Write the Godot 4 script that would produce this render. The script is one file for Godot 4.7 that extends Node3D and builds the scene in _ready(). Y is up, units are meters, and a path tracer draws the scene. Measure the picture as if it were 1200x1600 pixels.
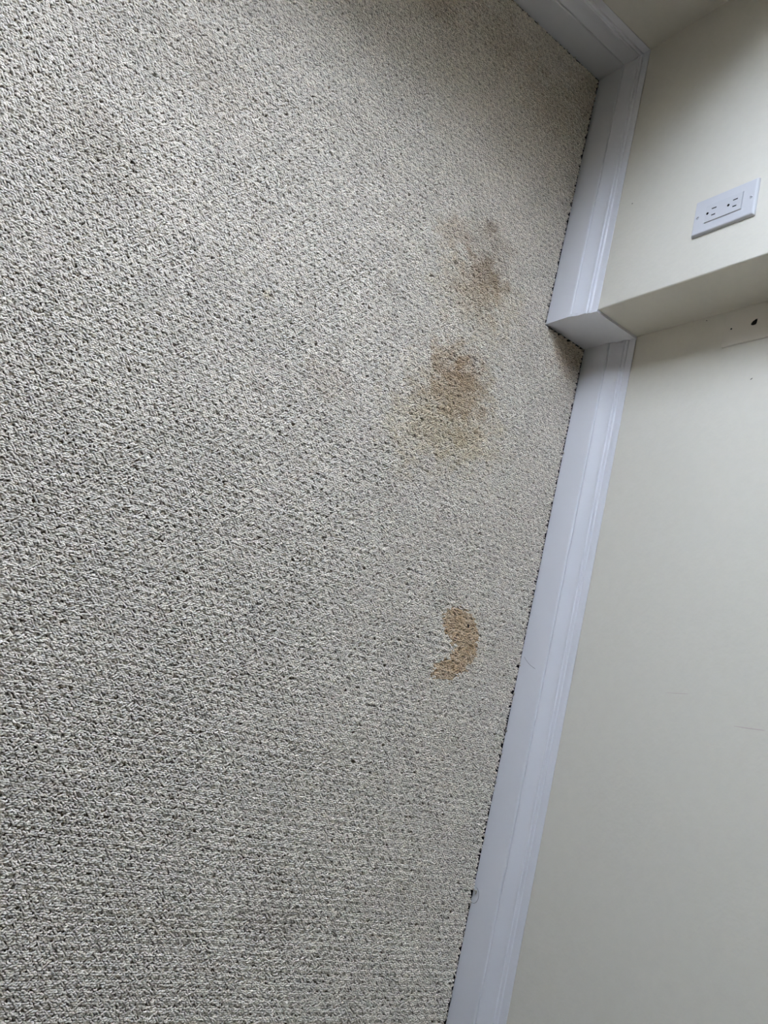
extends Node3D
# A carpeted room corner: stained loop carpet, white moulded baseboards, cream walls with a projecting chase,
# one outlet, one blank plate; daylight comes through a window in the far wall, outside the frame.

const BD := 0.1175          # how far the chase's baseboard face stands in front of the recessed one
const CL := 0.5914          # end of the chase along z
const TB := 0.0141          # baseboard thickness
const HB := 0.1170          # baseboard height above the carpet
const RT := 0.0050          # thickness of the flat return board
const ROOM_W := -4.6
const ROOM_N := 5.2
const ROOM_H := 2.44
const WIN := [-1.42, -0.47, 0.50, 1.20]   # window opening: x0, x1, y0, y1

var mats := {}

func _ready():
	# ---- camera
	var cam := Camera3D.new()
	cam.name = "camera"
	var right := Vector3(0.79185447, 0.56126706, -0.24071929)
	var down := Vector3(0.32163108, -0.04819774, 0.94563758)
	var fwd := Vector3(0.5191531, -0.82623015, -0.21868652)
	cam.transform = Transform3D(Basis(right, -down, -fwd), Vector3(-1.07185, 1.09892, 1.36933))
	cam.fov = rad_to_deg(2.0 * atan(800.0 / 1230.0))
	cam.near = 0.02
	add_child(cam)
	cam.current = true
	# ---- sky and exposure: an overcast day
	var sm := ProceduralSkyMaterial.new()
	sm.sky_top_color = Color(0.81, 0.858, 0.95)
	sm.sky_horizon_color = Color(0.865, 0.903, 0.96)
	sm.ground_horizon_color = Color(0.50, 0.51, 0.50)
	sm.ground_bottom_color = Color(0.36, 0.37, 0.35)
	var sky := Sky.new()
	sky.sky_material = sm
	var env := Environment.new()
	env.background_mode = Environment.BG_SKY
	env.sky = sky
	env.background_energy_multiplier = 1.0
	env.tonemap_mode = Environment.TONE_MAPPER_LINEAR
	env.tonemap_exposure = 40.0
	env.sdfgi_enabled = true
	env.ssao_enabled = true
	env.ssil_enabled = true
	var we := WorldEnvironment.new()
	we.environment = env
	add_child(we)

	make_materials()
	build_shell()
	build_baseboards()
	build_window()
	build_carpet()
	build_outlet()
	build_blank_plate()
	build_marks()

# ------------------------------------------------------------------ helpers
func plain(c: Color, rough := 0.8, spec := 0.5) -> StandardMaterial3D:
	var m := StandardMaterial3D.new()
	m.albedo_color = c
	m.roughness = rough
	m.metallic_specular = spec
	return m

func noise_tex(freq: float, seed_: int, a: Color, b: Color, octaves := 4, size := 512) -> NoiseTexture2D:
	var n := FastNoiseLite.new()
	n.noise_type = FastNoiseLite.TYPE_SIMPLEX_SMOOTH
	n.seed = seed_
	n.frequency = freq
	n.fractal_octaves = octaves
	var g := Gradient.new()
	g.set_color(0, a)
	g.set_color(1, b)
	var t := NoiseTexture2D.new()
	t.width = size
	t.height = size
	t.seamless = true
	t.noise = n
	t.color_ramp = g
	return t

func make_materials():
	var w := plain(Color(1, 1, 1), 0.55, 0.4)
	w.albedo_texture = noise_tex(0.02, 11, Color(0.860, 0.840, 0.783), Color(0.872, 0.852, 0.796))
	w.heightmap_enabled = true
	w.heightmap_texture = noise_tex(0.05, 12, Color(0, 0, 0), Color(1, 1, 1), 3)
	w.heightmap_scale = 0.012
	w.uv1_triplanar = true
	w.uv1_world_triplanar = true
	w.uv1_scale = Vector3(4, 4, 4)
	mats.wall = w
	var t := plain(Color(0.890, 0.888, 0.895), 0.38, 0.5)
	mats.trim = t
	mats.ceiling = plain(Color(0.92, 0.92, 0.90), 0.9)
	mats.plate = plain(Color(0.795, 0.795, 0.80), 0.30)
	mats.socket = plain(Color(0.78, 0.78, 0.785), 0.30)
	mats.dark = plain(Color(0.035, 0.035, 0.04), 0.7)
	mats.screw = plain(Color(0.80, 0.80, 0.81), 0.4)
	mats.painted = plain(Color(0.868, 0.845, 0.795), 0.5)
	mats.sub = plain(Color(0.16, 0.14, 0.12), 0.95)
	mats.back = plain(Color(0.50, 0.45, 0.37), 0.98)
	mats.caulk = plain(Color(0.80, 0.78, 0.72), 0.7)
	mats.fibre = plain(Color(0.16, 0.15, 0.16), 0.6)
	mats.tuft = plain(Color(0.78, 0.75, 0.69), 0.95)
	mats.nick = plain(Color(0.30, 0.27, 0.23), 0.9)
	mats.scuff = plain(Color(0.82, 0.77, 0.73), 0.7)
	mats.crumb = plain(Color(0.05, 0.045, 0.04), 0.8)
	var g := StandardMaterial3D.new()
	g.albedo_color = Color(1, 1, 1, 0.06)
	g.transparency = BaseMaterial3D.TRANSPARENCY_ALPHA
	g.roughness = 0.0
	mats.glass = g
	# the carpet beyond the modelled loops
	var c := plain(Color(1, 1, 1), 1.0, 0.1)
	c.albedo_texture = noise_tex(0.12, 21, Color(0.62, 0.59, 0.53), Color(0.80, 0.77, 0.71), 3)
	c.heightmap_enabled = true
	c.heightmap_texture = noise_tex(0.12, 21, Color(0, 0, 0), Color(1, 1, 1), 3)
	c.heightmap_scale = 0.3
	c.uv1_triplanar = true
	c.uv1_world_triplanar = true
	c.uv1_scale = Vector3(5, 5, 5)
	mats.carpet_far = c
	var p := plain(Color(1, 1, 1), 1.0, 0.1)
	p.vertex_color_use_as_albedo = true
	mats.pile = p

func new_st() -> SurfaceTool:
	var st := SurfaceTool.new()
	st.begin(Mesh.PRIMITIVE_TRIANGLES)
	st.set_smooth_group(-1)
	return st

func quad(st: SurfaceTool, a: Vector3, b: Vector3, c: Vector3, d: Vector3):
	# a, b, c, d clockwise seen from the front
	for v in [a, b, c, a, c, d]:
		st.add_vertex(v)

func add_box(st: SurfaceTool, lo: Vector3, hi: Vector3):
	var p := []
	for i in 8:
		p.append(Vector3(hi.x if i & 1 else lo.x, hi.y if i & 2 else lo.y, hi.z if i & 4 else lo.z))
	quad(st, p[4], p[6], p[7], p[5])   # +z
	quad(st, p[1], p[3], p[2], p[0])   # -z
	quad(st, p[5], p[7], p[3], p[1])   # +x
	quad(st, p[0], p[2], p[6], p[4])   # -x
	quad(st, p[6], p[2], p[3], p[7])   # +y
	quad(st, p[0], p[4], p[5], p[1])   # -y

func commit(st: SurfaceTool, called: String, m: Material, parent: Node = null) -> MeshInstance3D:
	st.generate_normals()
	var o := MeshInstance3D.new()
	o.name = called
	o.mesh = st.commit()
	o.material_override = m
	o.cast_shadow = GeometryInstance3D.SHADOW_CASTING_SETTING_ON
	(parent if parent else self).add_child(o, true)
	return o

func tag(o: Node, label: String, category: String, group := ""):
	o.set_meta("label", label)
	o.set_meta("category", category)
	if group:
		o.set_meta("group", group)

func struct_(o: Node, label: String, category: String):
	o.set_meta("kind", "structure")
	tag(o, label, category)

func box_obj(called: String, lo: Vector3, hi: Vector3, m: Material, parent: Node = null) -> MeshInstance3D:
	var st := new_st()
	add_box(st, lo, hi)
	return commit(st, called, m, parent)

# a slab whose front edges slope: local x right, y up, z out of the wall; base w x h at z = 0, front inset by bev at z = t
func bevel_slab(w: float, h: float, t: float, bev: float, corner := 0.003) -> SurfaceTool:
	var st := new_st()
	var rings := []
	var steps := [[0.0, 0.0], [0.0, t * 0.35], [bev * 0.28, t * 0.72], [bev * 0.62, t * 0.93], [bev, t]]
	for s in steps:
		var ring := []
		var rr: float = corner
		var hw: float = w * 0.5 - s[0]
		var hh: float = h * 0.5 - s[0]
		for k in 4:
			var cx: float = (hw - rr) * (1 if k == 0 or k == 3 else -1)
			var cy: float = (hh - rr) * (1 if k < 2 else -1)
			for q in 5:
				var a := PI * 0.5 * (k + q / 4.0)
				ring.append(Vector3(cx + rr * cos(a), cy + rr * sin(a), s[1]))
		rings.append(ring)
	var n: int = rings[0].size()
	for r in rings.size() - 1:
		for i in n:
			var j := (i + 1) % n
			quad(st, rings[r][i], rings[r + 1][i], rings[r + 1][j], rings[r][j])
	for i in range(1, n - 1):
		var f: Array = rings[-1]
		st.add_vertex(f[0]); st.add_vertex(f[i + 1]); st.add_vertex(f[i])
		var b: Array = rings[0]
		st.add_vertex(b[0]); st.add_vertex(b[i]); st.add_vertex(b[i + 1])
	return st

func tube(st: SurfaceTool, pts: Array, radius: float, sides := 6):
	var rings := []
	for i in pts.size():
		var dir: Vector3 = (pts[min(i + 1, pts.size() - 1)] - pts[max(i - 1, 0)]).normalized()
		var u := dir.cross(Vector3(0.31, 0.77, 0.55)).normalized()
		var v := dir.cross(u).normalized()
		var ring := []
		var rad: float = radius * (0.35 if i == 0 or i == pts.size() - 1 else 1.0)
		for k in sides:
			var a := TAU * k / sides
			ring.append(pts[i] + (u * cos(a) + v * sin(a)) * rad)
		rings.append(ring)
	for i in rings.size() - 1:
		for k in sides:
			var j := (k + 1) % sides
			quad(st, rings[i][k], rings[i][j], rings[i + 1][j], rings[i + 1][k])
	for k in range(1, sides - 1):
		st.add_vertex(rings[0][0]); st.add_vertex(rings[0][k + 1]); st.add_vertex(rings[0][k])
		st.add_vertex(rings[-1][0]); st.add_vertex(rings[-1][k]); st.add_vertex(rings[-1][k + 1])

# ------------------------------------------------------------------ setting
func build_shell():
	var wt := 0.14
	struct_(box_obj("floor", Vector3(ROOM_W - wt, -0.15, -TB - wt), Vector3(TB + wt, -0.009, ROOM_N + wt), mats.sub), "dark subfloor under the carpet", "floor")
	struct_(box_obj("ceiling", Vector3(ROOM_W - wt, ROOM_H, -TB - wt), Vector3(TB + wt, ROOM_H + 0.15, ROOM_N + wt), mats.ceiling), "flat white ceiling of the room", "ceiling")
	struct_(box_obj("wall_right", Vector3(TB, -0.009, -TB - wt), Vector3(TB + wt, ROOM_H, ROOM_N + wt), mats.wall), "cream painted wall set back beside the projecting chase", "wall")
	struct_(box_obj("wall_left", Vector3(ROOM_W - wt, -0.009, -TB - wt), Vector3(ROOM_W, ROOM_H, ROOM_N + wt), mats.wall), "cream painted wall opposite the outlets", "wall")
	struct_(box_obj("wall_near", Vector3(ROOM_W, -0.009, ROOM_N), Vector3(TB, ROOM_H, ROOM_N + wt), mats.wall), "cream painted wall behind the viewer", "wall")
	# far wall with the window opening
	var st := new_st()
	var z0 := -TB - wt
	add_box(st, Vector3(ROOM_W, -0.009, z0), Vector3(WIN[0], ROOM_H, -TB))
	add_box(st, Vector3(WIN[1], -0.009, z0), Vector3(TB, ROOM_H, -TB))
	add_box(st, Vector3(WIN[0], -0.009, z0), Vector3(WIN[1], WIN[2], -TB))
	add_box(st, Vector3(WIN[0], WIN[3], z0), Vector3(WIN[1], ROOM_H, -TB))
	struct_(commit(st, "wall_far", mats.wall), "cream painted wall with the window, shaded beside the corner", "wall")
	# the projecting chase with a softly rounded outer corner
	var x0 := -BD + TB
	var z1 := CL - RT
	var r := 0.003
	var outline := [Vector2(TB, -TB), Vector2(x0, -TB)]
	for k in 6:
		var a := PI * 0.5 * k / 5.0
		outline.append(Vector2(x0 + r - r * cos(a), z1 - r + r * sin(a)))
	outline.append(Vector2(TB, z1))
	st = SurfaceTool.new()
	st.begin(Mesh.PRIMITIVE_TRIANGLES)
	var n := outline.size()
	for i in n:
		var p: Vector2 = outline[i]
		var q: Vector2 = outline[(i + 1) % n]
		st.set_smooth_group(0 if i >= 1 and i <= n - 2 else -1)
		quad(st, Vector3(p.x, -0.009, p.y), Vector3(q.x, -0.009, q.y), Vector3(q.x, ROOM_H, q.y), Vector3(p.x, ROOM_H, p.y))
	struct_(commit(st, "wall_right_projection", mats.wall), "cream wall chase standing forward of the long wall, carrying the outlet", "wall")

# profile of the moulded baseboard: (distance from the wall, height)
func profile() -> Array:
	var t := TB
	return [Vector2(t - 0.0000, -0.0040), Vector2(t - 0.0000, 0.0572), Vector2(t - 0.0003, 0.0586), Vector2(t - 0.0012, 0.0596), Vector2(t - 0.0024, 0.0600), Vector2(t - 0.0034, 0.0600), Vector2(t - 0.0042, 0.0606), Vector2(t - 0.0038, 0.0615), Vector2(t - 0.0020, 0.0619), Vector2(t - 0.0012, 0.0627), Vector2(t - 0.0022, 0.0650), Vector2(t - 0.0040, 0.0682), Vector2(t - 0.0060, 0.0718), Vector2(t - 0.0078, 0.0756), Vector2(t - 0.0092, 0.0796), Vector2(t - 0.0101, 0.0835), Vector2(t - 0.0105, 0.0875), Vector2(t - 0.0101, 0.0898), Vector2(t - 0.0084, 0.0910), Vector2(t - 0.0064, 0.0914), Vector2(t - 0.0054, 0.0924), Vector2(t - 0.0056, 0.0942), Vector2(t - 0.0066, 0.0952), Vector2(t - 0.0082, 0.0956), Vector2(t - 0.0090, 0.0963), Vector2(t - 0.0084, 0.0972), Vector2(t - 0.0080, 0.0986), Vector2(t - 0.0082, 0.1004), Vector2(t - 0.0092, 0.1015), Vector2(t - 0.0106, 0.1019), Vector2(t - 0.0112, 0.1026), Vector2(t - 0.0107, 0.1038), Vector2(t - 0.0107, 0.1110), Vector2(t - 0.0112, 0.1148), Vector2(t - 0.0120, HB), Vector2(0.0010, HB), Vector2(0.0010, 0.1090), Vector2(0.0, 0.1090)]

# sweep of the profile; wall_pt(t) gives the two end points for a profile distance t
func board(called: String, a: Callable, b: Callable, label: String):
	var st := SurfaceTool.new()
	st.begin(Mesh.PRIMITIVE_TRIANGLES)
	var pr := profile()
	for i in pr.size() - 1:
		st.set_smooth_group(-1 if i == 0 or i >= pr.size() - 4 else (1 if i < 5 else (2 if i < 8 else (3 if i < 19 else (4 if i < 23 else (5 if i < 30 else 6))))))
		var p: Vector2 = pr[i]
		var q: Vector2 = pr[i + 1]
		var pa: Vector3 = a.call(p.x); pa.y = p.y
		var pb: Vector3 = b.call(p.x); pb.y = p.y
		var qa: Vector3 = a.call(q.x); qa.y = q.y
		var qb: Vector3 = b.call(q.x); qb.y = q.y
		quad(st, pa, qa, qb, pb)
	st.set_smooth_group(-1)
	for e in [[a, 1], [b, -1]]:
		var ring := [Vector3(e[0].call(0.0).x, -0.004, e[0].call(0.0).z)]
		for p in pr:
			var v: Vector3 = e[0].call(p.x)
			v.y = p.y
			ring.append(v)
		for i in range(1, ring.size() - 1):
			if e[1] > 0:
				st.add_vertex(ring[0]); st.add_vertex(ring[i + 1]); st.add_vertex(ring[i])
			else:
				st.add_vertex(ring[0]); st.add_vertex(ring[i]); st.add_vertex(ring[i + 1])
	var o := commit(st, called, mats.trim)
	struct_(o, label, "baseboard")
	return o

func build_baseboards():
	var xb := -BD + TB
	# pieces run so that the wall lies on the right hand of a -> b seen from above
	board("baseboard_right", func(t): return Vector3(TB - t, 0, ROOM_N - t), func(t): return Vector3(TB - t, 0, CL), "white moulded baseboard along the recessed cream wall")
	board("baseboard_right_projection", func(t): return Vector3(xb - t, 0, CL - RT), func(t): return Vector3(xb - t, 0, -TB + t), "short white moulded baseboard on the chase under the outlet")
	board("baseboard_far", func(t): return Vector3(xb - t, 0, -TB + t), func(t): return Vector3(ROOM_W + t, 0, -TB + t), "white moulded baseboard in shade below the far wall")
	board("baseboard_left", func(t): return Vector3(ROOM_W + t, 0, -TB + t), func(t): return Vector3(ROOM_W + t, 0, ROOM_N - t), "white moulded baseboard along the wall opposite the outlets")
	board("baseboard_near", func(t): return Vector3(ROOM_W + t, 0, ROOM_N - t), func(t): return Vector3(TB - t, 0, ROOM_N - t), "white moulded baseboard behind the viewer")
	# flat board that closes the end of the chase, its front edge following the moulding
	var pr := profile()
	var pts := PackedVector2Array()
	var most := 0.0
	var cap := []
	for i in range(pr.size() - 3, -1, -1):
		most = maxf(most, pr[i].x)
		cap.push_front(Vector2(most, pr[i].y))
	for p in cap:
		pts.append(Vector2(xb - p.x - (0.0003 if p.x > 0.001 else 0.0), p.y))
	pts.append(Vector2(TB, HB))
	pts.append(Vector2(TB, -0.004))
	var tri := Geometry2D.triangulate_polygon(pts)
	var st := new_st()
	for i in range(0, tri.size(), 3):
		var v := [pts[tri[i]], pts[tri[i + 1]], pts[tri[i + 2]]]
		if (v[1] - v[0]).cross(v[2] - v[0]) > 0:
			v = [v[0], v[2], v[1]]
		for k in [0, 1, 2]:
			st.add_vertex(Vector3(v[k].x, v[k].y, CL))
		for k in [0, 2, 1]:
			st.add_vertex(Vector3(v[k].x, v[k].y, CL - RT))
	for i in pts.size():
		var p := pts[i]
		var q := pts[(i + 1) % pts.size()]
		quad(st, Vector3(p.x, p.y, CL), Vector3(p.x, p.y, CL - RT), Vector3(q.x, q.y, CL - RT), Vector3(q.x, q.y, CL))
	struct_(commit(st, "baseboard_return", mats.trim), "plain flat white board closing the end of the chase at the floor", "baseboard")

func build_window():
	var w := Node3D.new()
	w.name = "window_1"
	add_child(w)
	struct_(w, "white double hung window in the far wall above the frame", "window")
	var z := -TB
	var x0: float = WIN[0]; var x1: float = WIN[1]; var y0: float = WIN[2]; var y1: float = WIN[3]
	for e in [[x0 - 0.07, x0, y0 - 0.02, y1 + 0.07], [x1, x1 + 0.07, y0 - 0.02, y1 + 0.07], [x0, x1, y1, y1 + 0.07]]:
		box_obj("casing", Vector3(e[0], e[2], z), Vector3(e[1], e[3], z + 0.018), mats.trim, w)
	box_obj("sill", Vector3(x0 - 0.09, y0 - 0.045, z), Vector3(x1 + 0.09, y0 - 0.02, z + 0.05), mats.trim, w)
	box_obj("apron", Vector3(x0 - 0.07, y0 - 0.115, z), Vector3(x1 + 0.07, y0 - 0.045, z + 0.015), mats.trim, w)
	var ym := (y0 + y1) * 0.5
	for s in [[y0, ym + 0.02, z - 0.085], [ym - 0.02, y1, z - 0.125]]:
		var sash := Node3D.new()
		sash.name = "sash"
		w.add_child(sash, true)
		for e in [[x0, x0 + 0.04, s[0], s[1]], [x1 - 0.04, x1, s[0], s[1]], [x0 + 0.04, x1 - 0.04, s[0], s[0] + 0.04], [x0 + 0.04, x1 - 0.04, s[1] - 0.04, s[1]]]:
			box_obj("rail", Vector3(e[0], e[2], s[2]), Vector3(e[1], e[3], s[2] + 0.035), mats.trim, sash)
		box_obj("pane", Vector3(x0 + 0.04, s[0] + 0.04, s[2] + 0.015), Vector3(x1 - 0.04, s[1] - 0.04, s[2] + 0.019), mats.glass, sash)

# ------------------------------------------------------------------ carpet
# dye and soil in the yarn: x, z, radius across, radius along, turn, strength, tint number, raggedness
const TINTS := [Vector3(0.73, 0.62, 0.50), Vector3(0.90, 0.85, 0.73), Vector3(0.68, 0.62, 0.55), Vector3(0.42, 0.38, 0.34)]
const STAINS := [
	[-0.292, 0.812, 0.070, 0.066, 0.3, 0.62, 0, 0.6],
	[-0.270, 0.775, 0.040, 0.045, 0.0, 0.35, 0, 0.6],
	[-0.322, 0.765, 0.045, 0.040, 0.0, 0.40, 0, 0.6],
	[-0.285, 0.855, 0.120, 0.105, 0.4, 0.60, 1, 0.7],
	[-0.345, 0.910, 0.090, 0.065, 0.0, 0.45, 1, 0.9],
	[-0.240, 0.890, 0.035, 0.045, 0.0, 0.45, 1, 0.7],
	[-0.297, 0.600, 0.065, 0.055, 0.4, 0.50, 0, 0.8],
	[-0.280, 0.575, 0.050, 0.032, 0.0, 0.45, 2, 0.7],
	[-0.290, 0.525, 0.075, 0.050, 0.2, 0.38, 2, 0.8],
	[-0.305, 0.640, 0.110, 0.075, 0.3, 0.40, 1, 0.9],
	[-0.384, 0.533, 0.040, 0.030, 0.0, 0.42, 0, 0.8],
	[-0.311, 0.476, 0.020, 0.014, 0.0, 0.65, 2, 0.5],
	[-0.285, 0.490, 0.040, 0.025, 0.0, 0.30, 2, 0.8],
	[-0.225, 0.600, 0.050, 0.040, 0.0, 0.25, 1, 0.9],
	[-0.688, 0.824, 0.009, 0.009, 0.0, 0.75, 1, 0.3],
	[-0.656, 0.971, 0.011, 0.007, 0.0, 0.55, 3, 0.5],
	[-0.580, 0.896, 0.012, 0.012, 0.0, 0.30, 0, 0.6],
	[-0.538, 0.911, 0.040, 0.030, 0.0, 0.18, 0, 0.9],
	[-0.363, 1.000, 0.025, 0.015, 0.0, 0.35, 1, 0.8],
	[-0.532, 0.130, 0.050, 0.035, 0.0, 0.32, 0, 0.8],
	[-0.380, 0.095, 0.100, 0.050, 0.0, 0.22, 0, 0.9],
	[-0.236, 0.143, 0.070, 0.060, 0.0, 0.25, 0, 0.9],
	[-0.150, 0.060, 0.050, 0.050, 0.0, 0.30, 0, 0.9],
	[-0.045, 0.625, 0.050, 0.045, 0.0, 0.55, 0, 0.8],
	[-0.987, 0.741, 0.075, 0.045, 0.5, 0.22, 2, 1.0],
	[-0.880, 0.545, 0.095, 0.050, 0.4, 0.20, 2, 1.0],
	[-0.378, 1.732, 0.080, 0.035, 0.0, 0.20, 3, 1.0],
	[-0.549, 1.748, 0.060, 0.030, 0.0, 0.14, 3, 1.0]]
const CRESCENT := [Vector2(-0.2043, 1.2041), Vector2(-0.1811, 1.1897), Vector2(-0.1499, 1.1898), Vector2(-0.1272, 1.2077), Vector2(-0.113, 1.234),
	Vector2(-0.1158, 1.2678), Vector2(-0.1315, 1.2946), Vector2(-0.1541, 1.3168), Vector2(-0.1932, 1.3262), Vector2(-0.2046, 1.3129),
	Vector2(-0.191, 1.2941), Vector2(-0.1717, 1.2782), Vector2(-0.1654, 1.2583), Vector2(-0.1872, 1.2462), Vector2(-0.2049, 1.2274)]

func loop_mesh() -> ArrayMesh:
	# one tufted yarn loop: an arch across x, its crown at y = 0
	var st := SurfaceTool.new()
	st.begin(Mesh.PRIMITIVE_TRIANGLES)
	st.set_smooth_group(1)
	var path := [Vector2(-0.0021, -0.0060), Vector2(-0.00215, -0.0032), Vector2(-0.0015, -0.0018), Vector2(0, -0.00135), Vector2(0.0015, -0.0018), Vector2(0.00215, -0.0032), Vector2(0.0021, -0.0060)]
	var rad := [0.0011, 0.00125, 0.0013, 0.00135, 0.0013, 0.00125, 0.0011]
	var rings := []
	for i in path.size():
		var dir: Vector2 = (path[min(i + 1, 6)] - path[max(i - 1, 0)]).normalized()
		var nrm := Vector2(-dir.y, dir.x)
		var ring := []
		for k in 6:
			var a := TAU * k / 6.0
			var o2: Vector2 = path[i] + nrm * (cos(a) * rad[i])
			ring.append(Vector3(o2.x, o2.y, sin(a) * rad[i]))
		rings.append(ring)
	for i in 6:
		for k in 6:
			var j := (k + 1) % 6
			quad(st, rings[i][k], rings[i + 1][k], rings[i + 1][j], rings[i][j])
	st.index()
	st.generate_normals()
	return st.commit()

func build_carpet():
	var root := Node3D.new()
	root.name = "carpet"
	add_child(root)
	tag(root, "beige loop pile wall to wall carpet with brown stains", "carpet")
	# woven backing under the loops, cut a little short of the baseboards
	var gap := 0.005
	var st := new_st()
	add_box(st, Vector3(ROOM_W + TB + gap, -0.009, gap), Vector3(-BD - gap, -0.0055, ROOM_N - TB - gap))
	add_box(st, Vector3(-BD - gap, -0.009, CL + gap), Vector3(-gap, -0.0055, ROOM_N - TB - gap))
	commit(st, "backing", mats.back, root)
	# loops near the corner, one by one
	var X0 := -1.95
	var Z1 := 2.75
	var rng := RandomNumberGenerator.new()
	rng.seed = 7
	var drift := FastNoiseLite.new()
	drift.seed = 3
	drift.frequency = 2.2
	var soil := FastNoiseLite.new()
	soil.seed = 5
	soil.frequency = 6.0
	soil.fractal_octaves = 4
	var rag := FastNoiseLite.new()
	rag.seed = 9
	rag.frequency = 28.0
	rag.fractal_octaves = 3
	var edge := FastNoiseLite.new()
	edge.seed = 13
	edge.frequency = 45.0
	var cres := PackedVector2Array(CRESCENT)
	var px := 0.0046
	var pz := 0.0028
	var nx := int(-X0 / px)
	var nz := int(Z1 / pz)
	var buf := PackedFloat32Array()
	buf.resize(((nx + 1) * (nz + 1) + 4000) * 16)
	var n := 0
	for j in nz:
		for i in nx:
			var x := -0.0035 - (i + 0.5 * (j & 1)) * px
			var z := 0.003 + j * pz
			var gx := x
			var gz := z
			var w := drift.get_noise_2d(x, z)
			x += w * 0.006 + rng.randf_range(-0.0008, 0.0008)
			z += drift.get_noise_2d(z + 7.0, x) * 0.006 + rng.randf_range(-0.0006, 0.0006)
			var margin := 0.0046 + 0.0018 * edge.get_noise_2d(x, z)
			if x > -margin or z < margin or (z < CL + margin and x > -BD - margin):
				continue
			# pattern of sunken loops
			var y := rng.randf_range(-0.0007, 0.0005)
			var pb := roundf(gz / 0.0118)
			var off := 0.5 * posmod(int(pb), 2)
			var pa := (roundf(gx / 0.0145 - off) + off) * 0.0145
			var pit := 0.85 + 0.35 * edge.get_noise_2d(pa * 9.0, pb)
			var pd := Vector2((gx - pa) / 0.0034, (gz - pb * 0.0118) / 0.0029).length()
			if pd < 1.0:
				if rng.randf() < 0.03:
					continue
				y -= 0.0031 * pit
			elif pd < 1.6:
				y -= 0.0007
			var yaw := rng.randfn(0.0, 0.40)
			var roll := rng.randfn(0.0, 0.14)
			var s := rng.randf_range(0.92, 1.12)
			var b := Basis.from_euler(Vector3(rng.randfn(0.0, 0.18), yaw, roll)).scaled(Vector3(s * 0.96, s, s * 1.05))
			# yarn colour
			var v := 1.0 + rng.randfn(0.0, 0.07)
			v *= 1.0 + 0.06 * soil.get_noise_2d(x, z)
			var col := Vector3(0.835, 0.762, 0.655) * v
			var r2 := rag.get_noise_2d(x, z)
			for q in STAINS:
				var dx: float = x - q[0]
				var dz: float = z - q[1]
				if absf(dx) > 0.28 or absf(dz) > 0.28:
					continue
				var ca: float = cos(q[4]); var sa: float = sin(q[4])
				var u: float = (dx * ca + dz * sa) / q[2]
				var t: float = (dz * ca - dx * sa) / q[3]
				var d: float = sqrt(u * u + t * t) + r2 * q[7] * 0.9 + rng.randfn(0.0, 0.10)
				if d < 1.35:
					var k: float = q[5] * (1.0 - smoothstep(0.45, 1.35, d))
					col *= Vector3.ONE.lerp(TINTS[q[6]], k)
			if x > -0.23 and x < -0.09 and z > 1.17 and z < 1.35:
				var e := Vector2(x + r2 * 0.007 + rng.randfn(0.0, 0.0022), z + rag.get_noise_2d(z, x) * 0.007 + rng.randfn(0.0, 0.0022))
				if Geometry2D.is_point_in_polygon(e, cres):
					col *= Vector3.ONE.lerp(Vector3(0.80, 0.64, 0.46), 0.85 + 0.25 * r2 + rng.randfn(0.0, 0.05))
			var at := n * 16
			buf[at] = b.x.x; buf[at + 1] = b.y.x; buf[at + 2] = b.z.x; buf[at + 3] = x
			buf[at + 4] = b.x.y; buf[at + 5] = b.y.y; buf[at + 6] = b.z.y; buf[at + 7] = y
			buf[at + 8] = b.x.z; buf[at + 9] = b.y.z; buf[at + 10] = b.z.z; buf[at + 11] = z
			buf[at + 12] = col.x; buf[at + 13] = col.y; buf[at + 14] = col.z; buf[at + 15] = 1.0
			n += 1
	# frayed loops at the cut edge, in the gap beside the baseboards
	for run in [[Vector2(0, CL), Vector2(0, Z1), Vector2(-1, 0)], [Vector2(-BD, 0), Vector2(-BD, CL), Vector2(-1, 0)], [Vector2(X0, 0), Vector2(-BD, 0), Vector2(0, 1)], [Vector2(-BD, CL), Vector2(0, CL), Vector2(0, 1)]]:
		var a2: Vector2 = run[0]
		var b2: Vector2 = run[1]
		var inward: Vector2 = run[2]
		var many := int(a2.distance_to(b2) / 0.0042)
		for k in many:
			if rng.randf() < 0.45:
				continue
			var p: Vector2 = a2.lerp(b2, (k + rng.randf()) / many) + inward * rng.randf_range(0.0022, 0.0040)
			var bb := Basis.from_euler(Vector3(rng.randfn(0.0, 0.4), rng.randf() * TAU, rng.randfn(0.0, 0.4))).scaled(Vector3.ONE * rng.randf_range(0.7, 1.0))
			var cc := Vector3(0.72, 0.64, 0.53) * rng.randf_range(0.55, 1.0)
			var e2 := [bb.x.x, bb.y.x, bb.z.x, p.x, bb.x.y, bb.y.y, bb.z.y, rng.randf_range(-0.0035, -0.0008), bb.x.z, bb.y.z, bb.z.z, p.y, cc.x, cc.y, cc.z, 1.0]
			for m in 16:
				buf[n * 16 + m] = e2[m]
			n += 1
	buf.resize(n * 16)
	print("loops ", n)
	var mm := MultiMesh.new()
	mm.transform_format = MultiMesh.TRANSFORM_3D
	mm.use_colors = true
	mm.mesh = loop_mesh()
	mm.instance_count = n
	mm.buffer = buf
	var pile := MultiMeshInstance3D.new()
	pile.name = "loop_pile"
	pile.multimesh = mm
	pile.material_override = mats.pile
	pile.set_meta("kind", "stuff")
	root.add_child(pile)
	# the rest of the room, where single loops cannot be told apart from here
	st = new_st()
	add_box(st, Vector3(ROOM_W + TB + gap, -0.0055, gap), Vector3(X0 - 0.002, -0.0008, ROOM_N - TB - gap))
	add_box(st, Vector3(X0 - 0.002, -0.0055, Z1 + 0.002), Vector3(-gap, -0.0008, ROOM_N - TB - gap))
	var far := commit(st, "outer_pile", mats.carpet_far, root)
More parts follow.
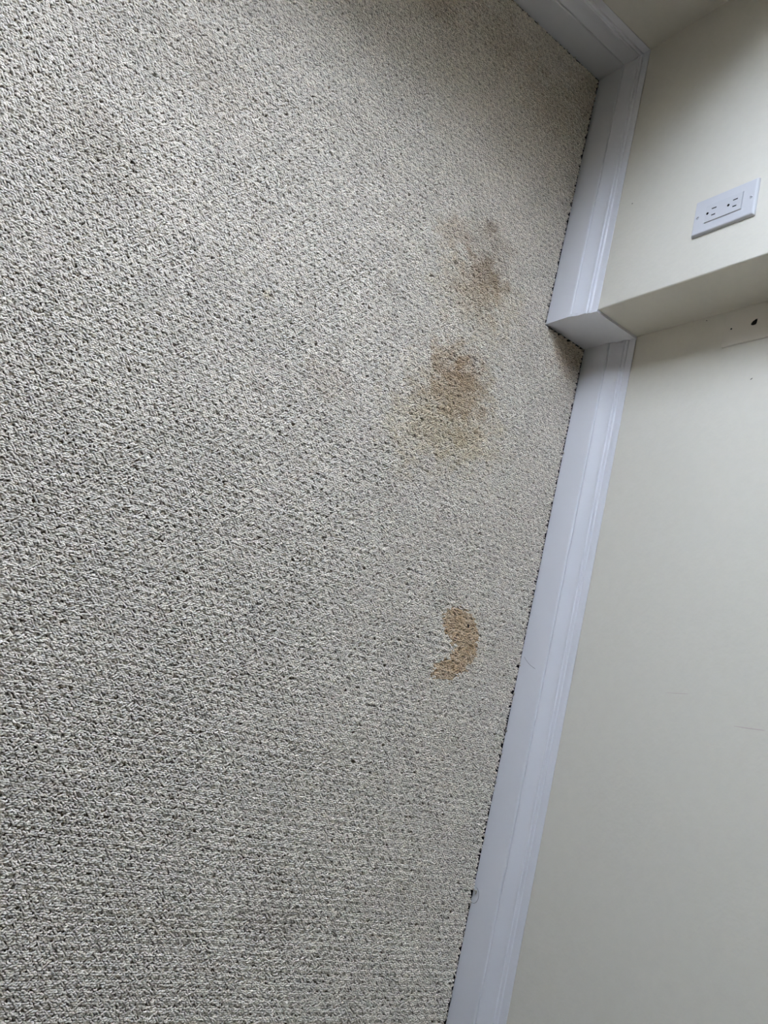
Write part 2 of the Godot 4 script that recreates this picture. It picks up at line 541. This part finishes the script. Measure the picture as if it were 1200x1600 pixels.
	far.set_meta("kind", "stuff")

# ------------------------------------------------------------------ plates
func facing(called: String, at: Vector3) -> Node3D:
	# local x runs along +z of the room, y up, z out of the long wall
	var o := Node3D.new()
	o.name = called
	add_child(o)
	o.position = at
	o.rotation.y = -PI / 2
	return o

func csg_mesh(called: String, st: SurfaceTool, m: Material, parent: Node) -> CSGCombiner3D:
	var root := CSGCombiner3D.new()
	root.name = called
	parent.add_child(root, true)
	st.index()
	st.generate_normals()
	var b := CSGMesh3D.new()
	b.name = "body"
	b.mesh = st.commit()
	b.material = m
	root.add_child(b)
	return root

func cut_box(root: CSGCombiner3D, at: Vector3, size: Vector3, m: Material):
	var c := CSGBox3D.new()
	c.name = "cut"
	c.operation = CSGShape3D.OPERATION_SUBTRACTION
	c.size = size
	c.position = at
	c.material = m
	root.add_child(c, true)

func cut_poly(root: CSGCombiner3D, pts: PackedVector2Array, front: float, depth: float, m: Material):
	var c := CSGPolygon3D.new()
	c.name = "cut"
	c.operation = CSGShape3D.OPERATION_SUBTRACTION
	c.polygon = pts
	c.depth = depth
	c.position = Vector3(0, 0, front)
	c.material = m
	root.add_child(c, true)

func disc(at: Vector2, r: float, n := 14, flat_below := 1.0) -> PackedVector2Array:
	var p := PackedVector2Array()
	for k in n:
		var a := TAU * k / n
		p.append(at + Vector2(cos(a) * r, sin(a) * r * (flat_below if sin(a) < 0 else 1.0)))
	return p

func screw_obj(parent: Node, at: Vector3, turn: float):
	var r := 0.0031
	var o := csg_mesh("screw", screw_solid(r), mats.screw, parent)
	o.position = at
	o.rotation.z = turn
	cut_box(o, Vector3(0, 0, 0.0010), Vector3(0.0011, 0.0056, 0.0013), mats.dark)

func screw_solid(r: float) -> SurfaceTool:
	var st := new_st()
	var n := 18
	var top := Vector3(0, 0, 0.0011)
	var bot := Vector3(0, 0, -0.001)
	for k in n:
		var a := TAU * k / n
		var b := TAU * ((k + 1) % n) / n
		var p := Vector3(cos(a) * r, sin(a) * r, 0)
		var q := Vector3(cos(b) * r, sin(b) * r, 0)
		var p2 := Vector3(p.x * 0.7, p.y * 0.7, 0.0008)
		var q2 := Vector3(q.x * 0.7, q.y * 0.7, 0.0008)
		var p3 := Vector3(p.x, p.y, -0.001)
		var q3 := Vector3(q.x, q.y, -0.001)
		quad(st, p, p2, q2, q)
		quad(st, p3, p, q, q3)
		st.add_vertex(top); st.add_vertex(q2); st.add_vertex(p2)
		st.add_vertex(bot); st.add_vertex(p3); st.add_vertex(q3)
	return st

func build_outlet():
	var o := facing("wall_outlet", Vector3(-BD + TB, 0.3597, 0.4701))
	tag(o, "white duplex outlet with rectangular face on the projecting chase", "outlet")
	var w := 0.0699
	var h := 0.1143
	var t := 0.0058
	var plate := csg_mesh("cover_plate", bevel_slab(w, h, t, 0.0036, 0.0014), mats.plate, o)
	cut_box(plate, Vector3(0, 0, t), Vector3(0.0345, 0.0680, 0.006), mats.plate)
	# receptacle face, a little proud of the plate, with real slots
	var face := csg_mesh("receptacle", bevel_slab(0.0335, 0.0670, 0.0046, 0.0006, 0.0012), mats.socket, o)
	face.position = Vector3(0, 0, t - 0.003)
	for c in [-0.0172, 0.0212]:
		cut_box(face, Vector3(-0.0064, c, 0.0046), Vector3(0.0020, 0.0086, 0.006), mats.dark)
		cut_box(face, Vector3(0.0064, c, 0.0046), Vector3(0.0020, 0.0070, 0.006), mats.dark)
		cut_poly(face, disc(Vector2(0, c - 0.0118), 0.0025, 14, 0.8), 0.0060, 0.005, mats.dark)
	screw_obj(o, Vector3(0, -0.0484, t), 0.5)
	screw_obj(o, Vector3(0, 0.0484, t), -0.35)

func build_blank_plate():
	var o := facing("blank_plate", Vector3(TB, 0.3668, 0.6245))
	tag(o, "painted over wall plate with a ragged dark hole in the recess", "wall plate")
	var t := 0.0026
	var plate := csg_mesh("cover_plate", bevel_slab(0.0680, 0.1143, t, 0.0018, 0.0014), mats.painted, o)
	var hole := PackedVector2Array([Vector2(0.0042, -0.0045), Vector2(0.0030, -0.0062), Vector2(0.0002, -0.0058), Vector2(-0.0028, -0.0036), Vector2(-0.0052, 0.0010),
		Vector2(-0.0056, 0.0040), Vector2(-0.0030, 0.0046), Vector2(0.0018, 0.0042), Vector2(0.0046, 0.0028), Vector2(0.0050, -0.0015)])
	cut_poly(plate, hole, 0.004, 0.0037, mats.dark)
	cut_poly(plate, disc(Vector2(0.0012, -0.0424), 0.0017, 10), 0.004, 0.0036, mats.dark)
	cut_poly(plate, disc(Vector2(0.0, 0.0424), 0.0017, 10), 0.004, 0.0036, mats.dark)

# ------------------------------------------------------------------ small marks and debris
func chip(called: String, at: Vector3, size: Vector3, turn: float, m: Material, parent: Node) -> MeshInstance3D:
	# a small ragged fleck lying on the long wall, in the wall's plane
	var st := new_st()
	var n := 7
	var rng := RandomNumberGenerator.new()
	rng.seed = int(at.y * 10000.0) + int(at.z * 1000.0)
	var ring := []
	for k in n:
		var a := TAU * k / n
		var rr := rng.randf_range(0.7, 1.1)
		var p := Vector2(cos(a) * size.y * rr, sin(a) * size.z * rr).rotated(turn)
		ring.append(Vector3(at.x, at.y + p.x, at.z + p.y))
	var top := Vector3(at.x - size.x, at.y, at.z)
	for k in n:
		st.add_vertex(top); st.add_vertex(ring[(k + 1) % n]); st.add_vertex(ring[k])
	return commit(st, called, m, parent)

func build_marks():
	var wall := get_node("wall_right")
	var proj := get_node("wall_right_projection")
	chip("nick", Vector3(TB, 0.375, 0.7303), Vector3(0.0004, 0.0027, 0.0009), -0.5, mats.nick, wall)
	chip("nick", Vector3(TB, 0.270, 0.5930), Vector3(0.0004, 0.0022, 0.0008), 0.5, mats.nick, wall)
	chip("nick", Vector3(-BD + TB, 0.1495, 0.3674), Vector3(0.0005, 0.0017, 0.0012), 0.0, mats.nick, proj)
	chip("scuff", Vector3(TB, 0.455, 1.2905), Vector3(0.0002, 0.030, 0.0011), -0.05, mats.scuff, wall)
	chip("scuff", Vector3(TB, 0.330, 1.2585), Vector3(0.0002, 0.028, 0.0007), -0.10, mats.scuff, wall)
	# loose fibres at the carpet's edge
	var st := new_st()
	var pts := []
	for k in 12:
		var f := k / 11.0
		pts.append(Vector3(-0.0012 - 0.002 * sin(f * PI), 0.004 + 0.036 * f, 1.2385 + 0.018 * f + 0.003 * sin(f * 2.6)))
	tube(st, pts, 0.0003)
	tag(commit(st, "loose_hair", mats.fibre), "single dark hair lying up against the white baseboard", "hair")
	st = new_st()
	pts = []
	for k in 18:
		var f := k / 17.0
		var a := -1.5 + 3.3 * f
		pts.append(Vector3(-0.0014, 0.001 + 0.0125 * cos(a), 1.668 + 0.0135 * sin(a)))
	tube(st, pts, 0.0003)
	tag(commit(st, "loose_thread", mats.fibre), "thin curled thread sticking up beside the baseboard near the bottom", "thread")
	st = new_st()
	pts = []
	for k in 9:
		var f := k / 8.0
		pts.append(Vector3(-0.006 + 0.004 * f, 0.0005 + 0.007 * sin(f * PI * 0.8), 1.655 + 0.010 * f + 0.002 * sin(f * 7.0)))
	tube(st, pts, 0.0013)
	tag(commit(st, "carpet_tuft", mats.tuft), "pale frayed tuft of yarn at the carpet edge", "yarn")
	# dark specks in the pile
	var crumbs := [[-0.1483, 1.2166, 0.0034, "black crumb on the crescent shaped stain"], [-0.6651, 1.3451, 0.0022, "tiny black crumb alone on the clean carpet"],
		[-0.311, 0.4735, 0.0016, "small dark crumb above the larger brown stain"]]
	for c in crumbs:
		st = new_st()
		pts = []
		for k in 6:
			var f := k / 5.0 - 0.5
			pts.append(Vector3(c[0] + f * c[2] * 1.1, 0.0008 + 0.0004 * cos(f * 3.0), c[1] + f * c[2] * 2.0))
		tube(st, pts, c[2] * 0.36)
		tag(commit(st, "crumb", mats.crumb), c[3], "crumb", "dark crumbs on the carpet")
